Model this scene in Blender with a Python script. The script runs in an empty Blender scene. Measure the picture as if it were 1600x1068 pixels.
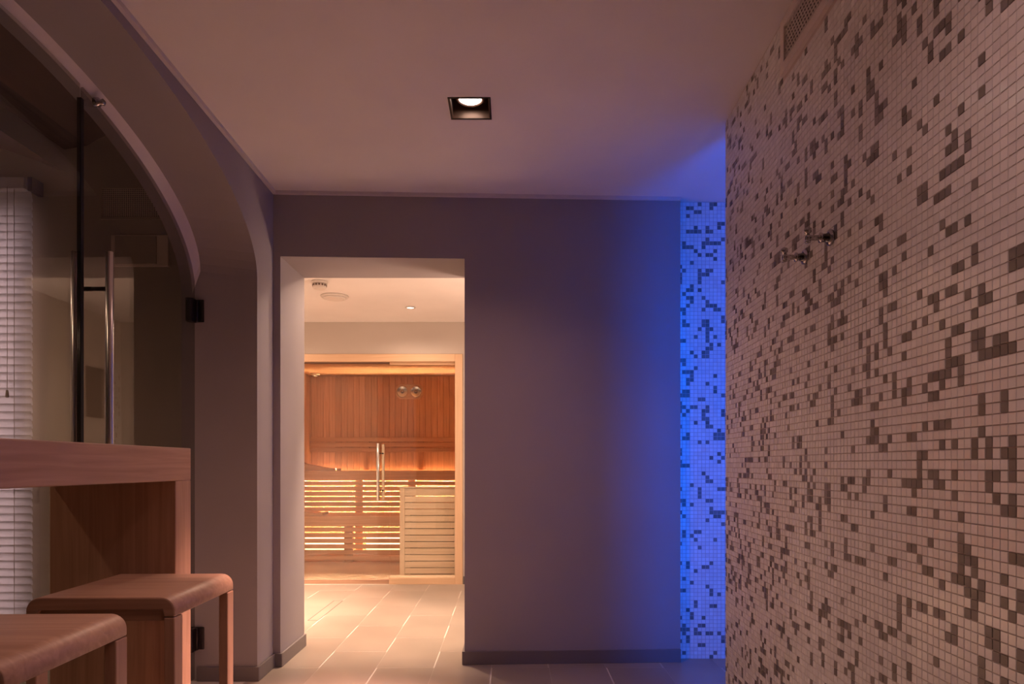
import bpy, bmesh, math, random
from mathutils import Vector, Matrix

rnd = random.Random(11)
S = bpy.context.scene
COL = S.collection
PI = math.pi
F = 1067.0          # focal length in pixels (1600 wide)
EYE = 1.015         # eye height
HOR = 727.0         # horizon row

# ------------------------------------------------------------------ camera
cam = bpy.data.cameras.new('camera')
cam.sensor_width = 36.0
cam.lens = 36.0 * F / 1600.0
cam.shift_y = (HOR - 534.0) / 1600.0
cam.clip_start = 0.02
cam_o = bpy.data.objects.new('camera', cam)
COL.objects.link(cam_o)
cam_o.location = (0, 0, EYE)
cam_o.rotation_euler = (PI / 2, 0, 0)
S.camera = cam_o

# ------------------------------------------------------------------ world, exposure
W = bpy.data.worlds.new('world')
S.world = W
W.use_nodes = True
W.node_tree.nodes['Background'].inputs[0].default_value = (0.76, 0.56, 0.64, 1)
W.node_tree.nodes['Background'].inputs[1].default_value = 5.5
S.view_settings.view_transform = 'Standard'
S.view_settings.look = 'None'
S.view_settings.exposure = 0.08
S.view_settings.gamma = 1.0
S.view_settings.use_curve_mapping = False

# ------------------------------------------------------------------ lamps
WARM = (1.0, 0.54, 0.43)
WARM2 = (1.0, 0.69, 0.50)
FILL = (1.0, 0.60, 0.53)


def spot(name, loc, power, colour, angle, blend=0.6, radius=0.03, aim=None):
    l = bpy.data.lights.new(name, 'SPOT')
    l.energy = power
    l.color = colour
    l.spot_size = math.radians(angle)
    l.spot_blend = blend
    l.shadow_soft_size = radius
    o = bpy.data.objects.new(name, l)
    COL.objects.link(o)
    o.location = loc
    if aim is not None:
        o.rotation_euler = (Vector(aim) - Vector(loc)).to_track_quat('-Z', 'Y').to_euler()
    return o


DOWN = (-0.162, 2.65)
spot('downlight_or_fill', (DOWN[0], DOWN[1], 2.425), 1600, WARM, 40, 1.0, 0.04, (-0.74, 2.52, 0))     # tight core, tilted to the left
spot('downlight_or_fill', (DOWN[0], DOWN[1], 2.425), 50, WARM, 124, 1.0, 0.04)      # faint spill
ROOM_LAMPS = [(-0.80, 4.22), (-0.79, 5.31), (-2.10, 4.37), (-1.95, 5.20)]  # the last is unseen, added to boost the bounced light
for (lx, ly), wide, core in zip(ROOM_LAMPS, (40, 24, 20, 20), (500, 150, 760, 680)):
    spot('downlight_or_fill', (lx, ly, 2.235), wide, WARM2, 160, 0.5, 0.03)     # wide spill of the reflector
    spot('downlight_or_fill', (lx, ly, 2.235), core, WARM2, 60, 1.0, 0.03)      # its bright core
FILL_LAMP = (0.30, 4.20, 1.40)  # unseen lamp added to brighten the sauna room and doorway
pl_ = bpy.data.lights.new('fill_wall_light', 'POINT')
pl_.energy = 25
pl_.color = WARM2
pl_.shadow_soft_size = 0.11
po_ = bpy.data.objects.new('fill_wall_light', pl_)
COL.objects.link(po_)
po_.location = (FILL_LAMP[0] - 0.07, FILL_LAMP[1], FILL_LAMP[2])
FILL_SPOTS = [(-0.45, 1.60), (0.25, 0.70)]      # unseen fill spots added above the frame, nearer the camera
spot('downlight_or_fill', (FILL_SPOTS[0][0], FILL_SPOTS[0][1], 2.39), 34, FILL, 66, 1.0, 0.04)
spot('downlight_or_fill', (FILL_SPOTS[1][0], FILL_SPOTS[1][1], 2.39), 28, FILL, 140, 1.0, 0.04)
ANNEX_FILL = [(-2.55, 0.9), (-3.4, 2.2)]  # unseen lamps added to brighten the annex
for (lx, ly) in ANNEX_FILL:
    spot('downlight_or_fill', (lx, ly, 2.55), 42, (1.0, 0.70, 0.48), 160, 1.0, 0.04)

BLUE_E = 18.0
LED_E = 1250.0

# ------------------------------------------------------------------ materials


def new_mat(name):
    m = bpy.data.materials.new(name)
    m.use_nodes = True
    nt = m.node_tree
    return m, nt, nt.nodes['Principled BSDF']


def paint(name, col, rough=0.7, bump=0.03, scale=90.0, var=0.04):
    m, nt, p = new_mat(name)
    tc = nt.nodes.new('ShaderNodeTexCoord')
    n = nt.nodes.new('ShaderNodeTexNoise')
    n.inputs['Scale'].default_value = scale
    n.inputs['Detail'].default_value = 3
    nt.links.new(tc.outputs['Object'], n.inputs['Vector'])
    n2 = nt.nodes.new('ShaderNodeTexNoise')
    n2.inputs['Scale'].default_value = 2.2
    nt.links.new(tc.outputs['Object'], n2.inputs['Vector'])
    r = nt.nodes.new('ShaderNodeValToRGB')
    r.color_ramp.elements[0].position = 0.3
    r.color_ramp.elements[1].position = 0.7
    r.color_ramp.elements[0].color = tuple(c * (1 - var) for c in col) + (1,)
    r.color_ramp.elements[1].color = tuple(min(1, c * (1 + var)) for c in col) + (1,)
    nt.links.new(n2.outputs['Fac'], r.inputs['Fac'])
    nt.links.new(r.outputs['Color'], p.inputs['Base Color'])
    p.inputs['Roughness'].default_value = rough
    b = nt.nodes.new('ShaderNodeBump')
    b.inputs['Strength'].default_value = bump
    b.inputs['Distance'].default_value = 0.002
    nt.links.new(n.outputs['Fac'], b.inputs['Height'])
    nt.links.new(b.outputs['Normal'], p.inputs['Normal'])
    return m


def plain(name, col, rough=0.5, metal=0.0, coat=0.0):
    m, nt, p = new_mat(name)
    p.inputs['Base Color'].default_value = tuple(col) + (1,)
    p.inputs['Roughness'].default_value = rough
    p.inputs['Metallic'].default_value = metal
    n = nt.nodes.new('ShaderNodeTexNoise')
    n.inputs['Scale'].default_value = 40
    mr = nt.nodes.new('ShaderNodeMapRange')
    mr.inputs['To Min'].default_value = max(0.02, rough - 0.04)
    mr.inputs['To Max'].default_value = rough + 0.04
    nt.links.new(n.outputs['Fac'], mr.inputs['Value'])
    nt.links.new(mr.outputs['Result'], p.inputs['Roughness'])
    return m


def wood(name, a, b, axis='x', rough=0.45, vary=0.12, fine=1.0):
    """wood with grain lines running along AXIS"""
    m, nt, p = new_mat(name)
    tc = nt.nodes.new('ShaderNodeTexCoord')
    oi = nt.nodes.new('ShaderNodeObjectInfo')
    mp = nt.nodes.new('ShaderNodeMapping')
    sc = {'x': (1.2, 32, 32), 'y': (32, 1.2, 32), 'z': (32, 32, 1.2)}[axis]
    mp.inputs['Scale'].default_value = tuple(s * fine for s in sc)
    add = nt.nodes.new('ShaderNodeVectorMath')
    add.operation = 'ADD'
    mul = nt.nodes.new('ShaderNodeMath')
    mul.operation = 'MULTIPLY'
    mul.inputs[1].default_value = 37.0
    nt.links.new(oi.outputs['Random'], mul.inputs[0])
    nt.links.new(tc.outputs['Object'], add.inputs[0])
    nt.links.new(mul.outputs[0], add.inputs[1])
    nt.links.new(add.outputs['Vector'], mp.inputs['Vector'])
    n = nt.nodes.new('ShaderNodeTexNoise')
    n.inputs['Scale'].default_value = 1.6
    n.inputs['Detail'].default_value = 6
    n.inputs['Distortion'].default_value = 0.9
    nt.links.new(mp.outputs['Vector'], n.inputs['Vector'])
    r = nt.nodes.new('ShaderNodeValToRGB')
    r.color_ramp.elements[0].position = 0.32
    r.color_ramp.elements[1].position = 0.68
    r.color_ramp.elements[0].color = tuple(a) + (1,)
    r.color_ramp.elements[1].color = tuple(b) + (1,)
    nt.links.new(n.outputs['Fac'], r.inputs['Fac'])
    hsv = nt.nodes.new('ShaderNodeHueSaturation')
    mr = nt.nodes.new('ShaderNodeMapRange')
    mr.inputs['To Min'].default_value = 1 - vary
    mr.inputs['To Max'].default_value = 1 + vary
    nt.links.new(oi.outputs['Random'], mr.inputs['Value'])
    nt.links.new(mr.outputs['Result'], hsv.inputs['Value'])
    nt.links.new(r.outputs['Color'], hsv.inputs['Color'])
    nt.links.new(hsv.outputs['Color'], p.inputs['Base Color'])
    p.inputs['Roughness'].default_value = rough
    bm_ = nt.nodes.new('ShaderNodeBump')
    bm_.inputs['Strength'].default_value = 0.12
    bm_.inputs['Distance'].default_value = 0.001
    nt.links.new(n.outputs['Fac'], bm_.inputs['Height'])
    nt.links.new(bm_.outputs['Normal'], p.inputs['Normal'])
    return m


def glass(name, tint, rough=0.0):
    """clear sheet glass: straight-through tint plus Schlick mirror reflection"""
    m = bpy.data.materials.new(name)
    m.use_nodes = True
    nt = m.node_tree
    nt.nodes.clear()
    out = nt.nodes.new('ShaderNodeOutputMaterial')
    mix = nt.nodes.new('ShaderNodeMixShader')
    tr = nt.nodes.new('ShaderNodeBsdfTransparent')
    tr.inputs[0].default_value = tuple(tint) + (1,)
    gl = nt.nodes.new('ShaderNodeBsdfGlossy')
    gl.inputs['Roughness'].default_value = rough
    gl.inputs['Color'].default_value = (1, 1, 1, 1)
    lw = nt.nodes.new('ShaderNodeLayerWeight')
    lw.inputs['Blend'].default_value = 0.5
    pw = nt.nodes.new('ShaderNodeMath')
    pw.operation = 'POWER'
    pw.inputs[1].default_value = 5.0
    ma = nt.nodes.new('ShaderNodeMath')
    ma.operation = 'MULTIPLY_ADD'
    ma.inputs[1].default_value = 0.96
    ma.inputs[2].default_value = 0.04
    nt.links.new(lw.outputs['Facing'], pw.inputs[0])
    nt.links.new(pw.outputs[0], ma.inputs[0])
    nt.links.new(ma.outputs[0], mix.inputs[0])
    nt.links.new(tr.outputs[0], mix.inputs[1])
    nt.links.new(gl.outputs[0], mix.inputs[2])
    nt.links.new(mix.outputs[0], out.inputs[0])
    return m


def emit(name, col, strength):
    m = bpy.data.materials.new(name)
    m.use_nodes = True
    nt = m.node_tree
    nt.nodes.clear()
    out = nt.nodes.new('ShaderNodeOutputMaterial')
    e = nt.nodes.new('ShaderNodeEmission')
    e.inputs[0].default_value = tuple(col) + (1,)
    e.inputs[1].default_value = strength
    nt.links.new(e.outputs[0], out.inputs[0])
    return m


def mosaic_mat(name, hue_a, hue_b, rough=0.22, spec=0.85):
    """glazed glass mosaic, each tile its own tone (per-face attribute 'tone', else per object)"""
    m, nt, p = new_mat(name)
    at = nt.nodes.new('ShaderNodeAttribute')
    at.attribute_name = 'tone'
    oi = nt.nodes.new('ShaderNodeObjectInfo')
    ad = nt.nodes.new('ShaderNodeMath')
    ad.operation = 'ADD'
    nt.links.new(at.outputs['Fac'], ad.inputs[0])
    nt.links.new(oi.outputs['Random'], ad.inputs[1])
    fr = nt.nodes.new('ShaderNodeMath')
    fr.operation = 'FRACT'
    nt.links.new(ad.outputs[0], fr.inputs[0])
    tc = nt.nodes.new('ShaderNodeTexCoord')
    n = nt.nodes.new('ShaderNodeTexNoise')
    n.inputs['Scale'].default_value = 160
    n.inputs['Detail'].default_value = 2
    nt.links.new(tc.outputs['Object'], n.inputs['Vector'])
    r = nt.nodes.new('ShaderNodeValToRGB')
    r.color_ramp.elements[0].color = tuple(hue_a) + (1,)
    r.color_ramp.elements[1].color = tuple(hue_b) + (1,)
    nt.links.new(fr.outputs[0], r.inputs['Fac'])
    nt.links.new(r.outputs['Color'], p.inputs['Base Color'])
    p.inputs['Specular IOR Level'].default_value = spec
    mr = nt.nodes.new('ShaderNodeMapRange')
    mr.inputs['To Min'].default_value = rough - 0.06
    mr.inputs['To Max'].default_value = rough + 0.08
    nt.links.new(fr.outputs[0], mr.inputs['Value'])
    nt.links.new(mr.outputs['Result'], p.inputs['Roughness'])
    b = nt.nodes.new('ShaderNodeBump')
    b.inputs['Strength'].default_value = 0.10
    b.inputs['Distance'].default_value = 0.001
    nt.links.new(n.outputs['Fac'], b.inputs['Height'])
    nt.links.new(b.outputs['Normal'], p.inputs['Normal'])
    return m


M = {}
M['ceiling'] = paint('ceiling_paint', (0.76, 0.71, 0.69), 0.85)
M['wall'] = paint('taupe_wall_paint', (0.31, 0.275, 0.285), 0.8)
M['cream'] = paint('cream_wall_paint', (0.68, 0.62, 0.57), 0.8)
M['cream_dimmed'] = paint('dimmed_cream_wall_paint', (0.53, 0.475, 0.43), 0.8)  # the cream paint darkened to dim the light on one wall
M['annex'] = paint('beige_annex_paint', (0.42, 0.36, 0.28), 0.8)
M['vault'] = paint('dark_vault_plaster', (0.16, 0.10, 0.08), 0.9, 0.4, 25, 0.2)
M['skirt'] = paint('grey_skirting_tile', (0.17, 0.145, 0.145), 0.5)
M['cove'] = paint('pale_cove_trim', (0.62, 0.56, 0.56), 0.7)
M['floor'] = paint('pale_grout', (0.52, 0.46, 0.40), 0.8)
M['tile'] = paint('beige_floor_tile', (0.27, 0.22, 0.18), 0.34, 0.05, 60, 0.10)
M['tile_white'] = mosaic_mat('white_glass_mosaic', (0.78, 0.75, 0.745), (0.88, 0.855, 0.85), 0.18)
M['tile_grey'] = mosaic_mat('grey_glass_mosaic', (0.19, 0.165, 0.15), (0.25, 0.22, 0.20), 0.30, 0.4)
M['grout'] = paint('mosaic_grout', (0.54, 0.45, 0.43), 0.9)
M['oak_x'] = wood('oak_grain_across', (0.33, 0.185, 0.12), (0.44, 0.265, 0.175), 'x')
M['oak_y'] = wood('oak_grain_along', (0.33, 0.185, 0.12), (0.44, 0.265, 0.175), 'y')
M['oak_z'] = wood('oak_grain_upright', (0.33, 0.185, 0.12), (0.44, 0.265, 0.175), 'z')
M['hem_x'] = wood('sauna_wood_across', (0.60, 0.33, 0.18), (0.72, 0.43, 0.25), 'x', 0.55, 0.10)
M['hem_z'] = wood('sauna_wood_upright', (0.58, 0.31, 0.17), (0.72, 0.41, 0.24), 'z', 0.55, 0.14)
M['pale_x'] = wood('pale_wood_across', (0.64, 0.51, 0.35), (0.74, 0.60, 0.43), 'x', 0.5, 0.06)
M['pale_z'] = wood('pale_wood_upright', (0.64, 0.51, 0.35), (0.74, 0.60, 0.43), 'z', 0.5, 0.06)
M['frame_x'] = wood('frame_wood_across', (0.62, 0.41, 0.25), (0.70, 0.48, 0.31), 'x', 0.5, 0.04)
M['frame_z'] = wood('frame_wood_upright', (0.62, 0.41, 0.25), (0.70, 0.48, 0.31), 'z', 0.5, 0.04)
M['steel'] = plain('brushed_steel', (0.62, 0.60, 0.58), 0.22, 1.0)
M['chrome'] = plain('chrome', (0.42, 0.40, 0.41), 0.10, 1.0)
M['bronze'] = plain('dark_bronze_metal', (0.045, 0.035, 0.035), 0.35, 0.8)
M['dark'] = plain('dark_recess', (0.02, 0.017, 0.015), 0.6)
M['gasket'] = plain('black_glass_edge', (0.004, 0.003, 0.003), 0.85)
M['vent'] = plain('painted_vent_metal', (0.68, 0.60, 0.57), 0.5)
M['plastic'] = plain('white_plastic', (0.66, 0.60, 0.56), 0.5)
M['blind'], nt__, p__ = new_mat('white_blind_slat')
p__.inputs['Base Color'].default_value = (0.74, 0.72, 0.72, 1)
p__.inputs['Roughness'].default_value = 0.5
tl__ = nt__.nodes.new('ShaderNodeBsdfTranslucent')
tl__.inputs[0].default_value = (0.7, 0.7, 0.72, 1)
mx__ = nt__.nodes.new('ShaderNodeMixShader')
mx__.inputs[0].default_value = 0.45
nt__.links.new(p__.outputs[0], mx__.inputs[1])
nt__.links.new(tl__.outputs[0], mx__.inputs[2])
nt__.links.new(mx__.outputs[0], nt__.nodes['Material Output'].inputs[0])
M['cord'] = plain('beige_cord', (0.5, 0.42, 0.36), 0.8)
M['sign'] = plain('brown_notice', (0.13, 0.08, 0.06), 0.5)
M['plate'] = plain('pale_plate', (0.78, 0.68, 0.58), 0.5)
M['glass_bronze'] = glass('bronze_tinted_glass', (0.72, 0.68, 0.67))
M['glass_side'] = glass('side_light_glass', (0.80, 0.77, 0.74))
M['glass_clear'] = glass('clear_glass', (0.97, 0.97, 0.96))
M['bulb'] = emit('lit_bulb', (1.0, 0.80, 0.66), 9.0)
M['bulb_small'] = emit('lit_bulb_small', (1.0, 0.86, 0.72), 3.0)
M['blue'] = emit('blue_tube_light', (0.002, 0.12, 1.0), BLUE_E)
M['led'] = emit('warm_led_strip', (1.0, 0.64, 0.32), LED_E)
M['led_floor'] = emit('floor_warm_led_strip', (1.0, 0.68, 0.34), 3.6)
M['led_low'] = emit('dim_warm_led_strip', (1.0, 0.60, 0.30), LED_E * 0.018)
M['drain'] = plain('drain_slot', (0.12, 0.10, 0.09), 0.6)

# ------------------------------------------------------------------ mesh helpers
ORG = {}


class MB:
    def __init__(self):
        self.v, self.f, self.s = [], [], []

    def poly(self, pts, smooth=False):
        b = len(self.v)
        self.v += [tuple(p) for p in pts]
        self.f.append(tuple(range(b, b + len(pts))))
        self.s.append(smooth)
        return self

    def box(self, x0, x1, y0, y1, z0, z1):
        b = len(self.v)
        self.v += [(x0, y0, z0), (x1, y0, z0), (x1, y1, z0), (x0, y1, z0),
                   (x0, y0, z1), (x1, y0, z1), (x1, y1, z1), (x0, y1, z1)]
        for q in ((0, 3, 2, 1), (4, 5, 6, 7), (0, 1, 5, 4), (1, 2, 6, 5), (2, 3, 7, 6), (3, 0, 4, 7)):
            self.f.append(tuple(b + i for i in q))
            self.s.append(False)
        return self

    def hexa(self, p):
        """eight corners, bottom four counter-clockwise then top four"""
        b = len(self.v)
        self.v += [tuple(q) for q in p]
        for q in ((0, 3, 2, 1), (4, 5, 6, 7), (0, 1, 5, 4), (1, 2, 6, 5), (2, 3, 7, 6), (3, 0, 4, 7)):
            self.f.append(tuple(b + i for i in q))
            self.s.append(False)
        return self

    def prism(self, pts, off, smooth=False):
        """closed outline swept by the vector OFF"""
        b = len(self.v)
        n = len(pts)
        self.v += [tuple(p) for p in pts] + [tuple(Vector(p) + Vector(off)) for p in pts]
        self.f.append(tuple(range(b + n - 1, b - 1, -1)))
        self.s.append(False)
        self.f.append(tuple(range(b + n, b + 2 * n)))
        self.s.append(False)
        for i in range(n):
            j = (i + 1) % n
            self.f.append((b + i, b + j, b + n + j, b + n + i))
            self.s.append(smooth)
        return self

    def lathe(self, prof, c, axis, seg=20, smooth=True):
        """profile of (radius, height) turned about AXIS through C"""
        a = Vector(axis).normalized()
        u = a.orthogonal().normalized()
        w = a.cross(u)
        c = Vector(c)
        b = len(self.v)
        for (r, h) in prof:
            for k in range(seg):
                t = 2 * PI * k / seg
                self.v.append(tuple(c + a * h + (u * math.cos(t) + w * math.sin(t)) * r))
        for i in range(len(prof) - 1):
            for k in range(seg):
                k2 = (k + 1) % seg
                self.f.append((b + i * seg + k, b + i * seg + k2, b + (i + 1) * seg + k2, b + (i + 1) * seg + k))
                self.s.append(smooth)
        self.f.append(tuple(b + k for k in range(seg - 1, -1, -1)))
        self.s.append(False)
        e = b + (len(prof) - 1) * seg
        self.f.append(tuple(e + k for k in range(seg)))
        self.s.append(False)
        return self

    def rod(self, p, q, r, seg=14):
        d = Vector(q) - Vector(p)
        return self.lathe([(r * 0.86, 0), (r, r * 0.15), (r, d.length - r * 0.15), (r * 0.86, d.length)], p, d, seg)


def mk(name, mb, mat, parent=None, bevel=0.0, seg=2, fix=True):
    xs = [v[0] for v in mb.v]
    ys = [v[1] for v in mb.v]
    zs = [v[2] for v in mb.v]
    c = Vector(((min(xs) + max(xs)) / 2, (min(ys) + max(ys)) / 2, min(zs) if parent is None else (min(zs) + max(zs)) / 2))
    me = bpy.data.meshes.new(name)
    me.from_pydata([tuple(Vector(v) - c) for v in mb.v], [], mb.f)
    for p, s in zip(me.polygons, mb.s):
        p.use_smooth = s
    if fix:
        bm = bmesh.new()
        bm.from_mesh(me)
        bmesh.ops.recalc_face_normals(bm, faces=bm.faces)
        bm.to_mesh(me)
        bm.free()
    me.materials.append(mat)
    o = bpy.data.objects.new(name, me)
    COL.objects.link(o)
    ORG[o.name] = c
    if parent is not None:
        o.parent = parent
        o.location = c - ORG[parent.name]
    else:
        o.location = c
    if bevel:
        b = o.modifiers.new('edge', 'BEVEL')
        b.width = bevel
        b.segments = seg
        b.limit_method = 'ANGLE'
    return o


def again(src, c, parent):
    """another object on the same mesh, its centre at C"""
    o = src.copy()
    COL.objects.link(o)
    o.parent = parent
    o.location = Vector(c) - (ORG[parent.name] if parent is not None else Vector((0, 0, 0)))
    ORG[o.name] = Vector(c)
    return o


def root(name, loc):
    o = bpy.data.objects.new(name, None)
    COL.objects.link(o)
    o.location = loc
    o.empty_display_size = 0.1
    ORG[o.name] = Vector(loc)
    return o


def tag(o, label, cat, group=None):
    o['label'] = label
    o['category'] = cat
    if group:
        o['group'] = group
    return o


def struct(o):
    o['kind'] = 'structure'
    return o


def stuff(o):
    o['kind'] = 'stuff'
    return o


# ------------------------------------------------------------------ key planes
CEIL = 2.40


def xl(y):
    return -1.2066 - 0.0178 * (y - 3.461)      # left wall, room side


def yb(x):
    return 3.50 + 0.040 * x                    # back wall, room side


RW0, RWS = 0.779, 0.02905                       # right wall x = RW0 + RWS*y
RW_END = 2.752


def xr(y):
    return RW0 + RWS * y


# ------------------------------------------------------------------ floor slab and tiles
fl = struct(mk('floor', MB().box(-4.4, 2.2, -2.7, 8.5, -0.12, -0.0005), M['floor']))
PX, PY = 0.2885, 0.60
SK = -0.0094
GAP = 0.0042


def floor_tile(i, j):
    x0 = -0.104 + i * PX
    y0 = 5.23 + j * PY + (PY / 2 if i % 2 else 0)
    return x0, y0


src_tile = None
for i in range(-9, 8):
    for j in range(-13, 2):
        x0, y0 = floor_tile(i, j)
        x1, y1 = x0 + PX, y0 + PY
        y1c = min(y1, 5.835)
        if y0 > 5.78 or y1 < -1.2:
            continue
        cx, cy = (x0 + x1) / 2, (y0 + y1) / 2
        sh = SK * (cy - 3.48)
        cx += sh
        if cx < -1.35 and cy < 3.75:
            continue
        if cx > 0.95 and cy < 1.6:
            continue
        if cx > 0.55 and cy > 4.1:
            continue
        if y1c < y1:
            mk('floor_tile', MB().box(cx - PX / 2 + GAP / 2, cx + PX / 2 - GAP / 2, y0 + GAP / 2, y1c, -0.012, 0.0), M['tile'], fl)
        elif src_tile is None:
            src_tile = mk('floor_tile', MB().box(cx - PX / 2 + GAP / 2, cx + PX / 2 - GAP / 2, y0 + GAP / 2, y1 - GAP / 2, -0.012, 0.0), M['tile'], fl)
        else:
            again(src_tile, (cx, cy, -0.006), fl)

# ------------------------------------------------------------------ corridor ceiling with the square hole of the downlight
HX0, HX1, HY0, HY1 = DOWN[0] - 0.075, DOWN[0] + 0.075, DOWN[1] - 0.075, DOWN[1] + 0.075
cb = MB()
for (a, b, c, d) in ((-1.6, HX0, -2.7, 3.62), (HX1, 2.2, -2.7, 3.62), (HX0, HX1, -2.7, HY0), (HX0, HX1, HY1, 3.62)):
    cb.box(a, b, c, d, CEIL, CEIL + 0.30)
struct(mk('ceiling', cb, M['ceiling'], fix=False))

# ------------------------------------------------------------------ back wall with the doorway
DX0, DX1, DZ = -1.171, -0.2424, 2.072
YB2 = 3.85
wb = MB()
wb.hexa([(-1.56, yb(-1.56), 0), (DX0, yb(DX0), 0), (DX0, YB2, 0), (-1.56, YB2, 0),
         (-1.56, yb(-1.56), CEIL), (DX0, yb(DX0), CEIL), (DX0, YB2, CEIL), (-1.56, YB2, CEIL)])
wb.hexa([(DX1, yb(DX1), 0), (0.872, yb(0.872), 0), (0.872, YB2, 0), (DX1, YB2, 0),
         (DX1, yb(DX1), CEIL), (0.872, yb(0.872), CEIL), (0.872, YB2, CEIL), (DX1, YB2, CEIL)])
wb.hexa([(DX0, yb(DX0), DZ), (DX1, yb(DX1), DZ), (DX1, YB2, DZ), (DX0, YB2, DZ),
         (DX0, yb(DX0), CEIL), (DX1, yb(DX1), CEIL), (DX1, YB2, CEIL), (DX0, YB2, CEIL)])
struct(mk('wall_back', wb, M['wall']))

# ------------------------------------------------------------------ left wall with the basket arch
JY = 3.222                # far jamb of the arch
AC, AA = 1.95, 1.272      # centre and half width of the arch
NJ = AC - AA              # near jamb
GX = -1.503               # glass plane
S0, B0 = 1.90, 0.45         # on the room face itself
S1, B1 = 1.93, 0.458      # springing and rise on the room side
S2, B2 = 1.825, 0.54      # springing and rise against the glass
XB = -1.56                # annex side of the wall


def arch(n=40):
    a = []
    for k in range(n + 1):
        t = PI * k / n
        a.append((AC + AA * math.cos(t), math.sin(t)))
    return a


wl = MB()
ct_ = MB()                # pale edge strip of the arch beside the glass
A = arch()
XC = -1.470               # where the chamfer towards the glass begins
for k in range(len(A) - 1):
    (y0, s0), (y1, s1) = A[k], A[k + 1]
    p0, p1 = S1 + B1 * s0, S1 + B1 * s1
    w0, w1 = S0 + B0 * s0, S0 + B0 * s1
    q0, q1 = S2 + B2 * s0, S2 + B2 * s1
    wl.poly([(xl(y0), y0, w0), (xl(y1), y1, w1), (xl(y1), y1, CEIL + .02), (xl(y0), y0, CEIL + .02)])
    wl.poly([(XC, y0, p0), (XC, y1, p1), (xl(y1), y1, w1), (xl(y0), y0, w0)], True)
    ct_.poly([(GX - .006, y0, q0), (GX - .006, y1, q1), (XC, y1, p1), (XC, y0, p0)], True)
    wl.poly([(XB, y0, q0), (XB, y1, q1), (GX - .006, y1, q1), (GX - .006, y0, q0)], True)
    wl.poly([(XB, y0, q0), (XB, y0, 3.0), (XB, y1, 3.0), (XB, y1, q1)])
for yj, ye in ((JY, 3.72), (NJ, -2.7)):
    yr = yj
    wl.poly([(xl(yr), yr, 0), (xl(ye), ye, 0), (xl(ye), ye, CEIL + .02), (xl(yr), yr, CEIL + .02)])
    wl.poly([(xl(yr), yr, 0), (xl(yr), yr, S0), (XC, yr, S1), (GX - .006, yr, S2), (XB, yr, S2), (XB, yr, 0)])
    wl.poly([(XB, yr, 0), (XB, yr, 3.0), (XB, ye, 3.0), (XB, ye, 0)])
struct(mk('wall_left', wl, M['wall'], fix=False))
struct(mk('trim_4', ct_, M['cove'], fix=False))

# ------------------------------------------------------------------ right wall core, shower niche walls, front wall
struct(mk('wall_right', MB().hexa([(xr(-2.7) + .003, -2.7, 0), (xr(-2.7) + .12, -2.7, 0), (xr(RW_END) + .11, RW_END - .004, 0), (xr(RW_END) + .003, RW_END - .004, 0),
                                  (xr(-2.7) + .003, -2.7, CEIL), (xr(-2.7) + .12, -2.7, CEIL), (xr(RW_END) + .11, RW_END - .004, CEIL), (xr(RW_END) + .003, RW_END - .004, CEIL)]), M['grout']))
wall_right = bpy.data.objects['wall_right']
NB = 3.592                # tiled back wall of the shower niche
niche = struct(mk('wall_niche', MB().box(0.872, 2.1, NB, NB + .15, 0, CEIL), M['grout']))
struct(mk('wall_niche_side', MB().box(1.95, 2.1, 1.3, NB, 0, CEIL), M['cream']))
struct(mk('wall_niche_near', MB().box(0.95, 2.1, 1.15, 1.3, 0, CEIL), M['cream']))
struct(mk('wall_front', MB().box(-1.7, 1.0, -2.8, -2.65, 0, CEIL), M['wall']))

# ------------------------------------------------------------------ mosaic
VENT = dict(y0=1.05, y1=2.115, z0=2.218, z1=2.385)


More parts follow.
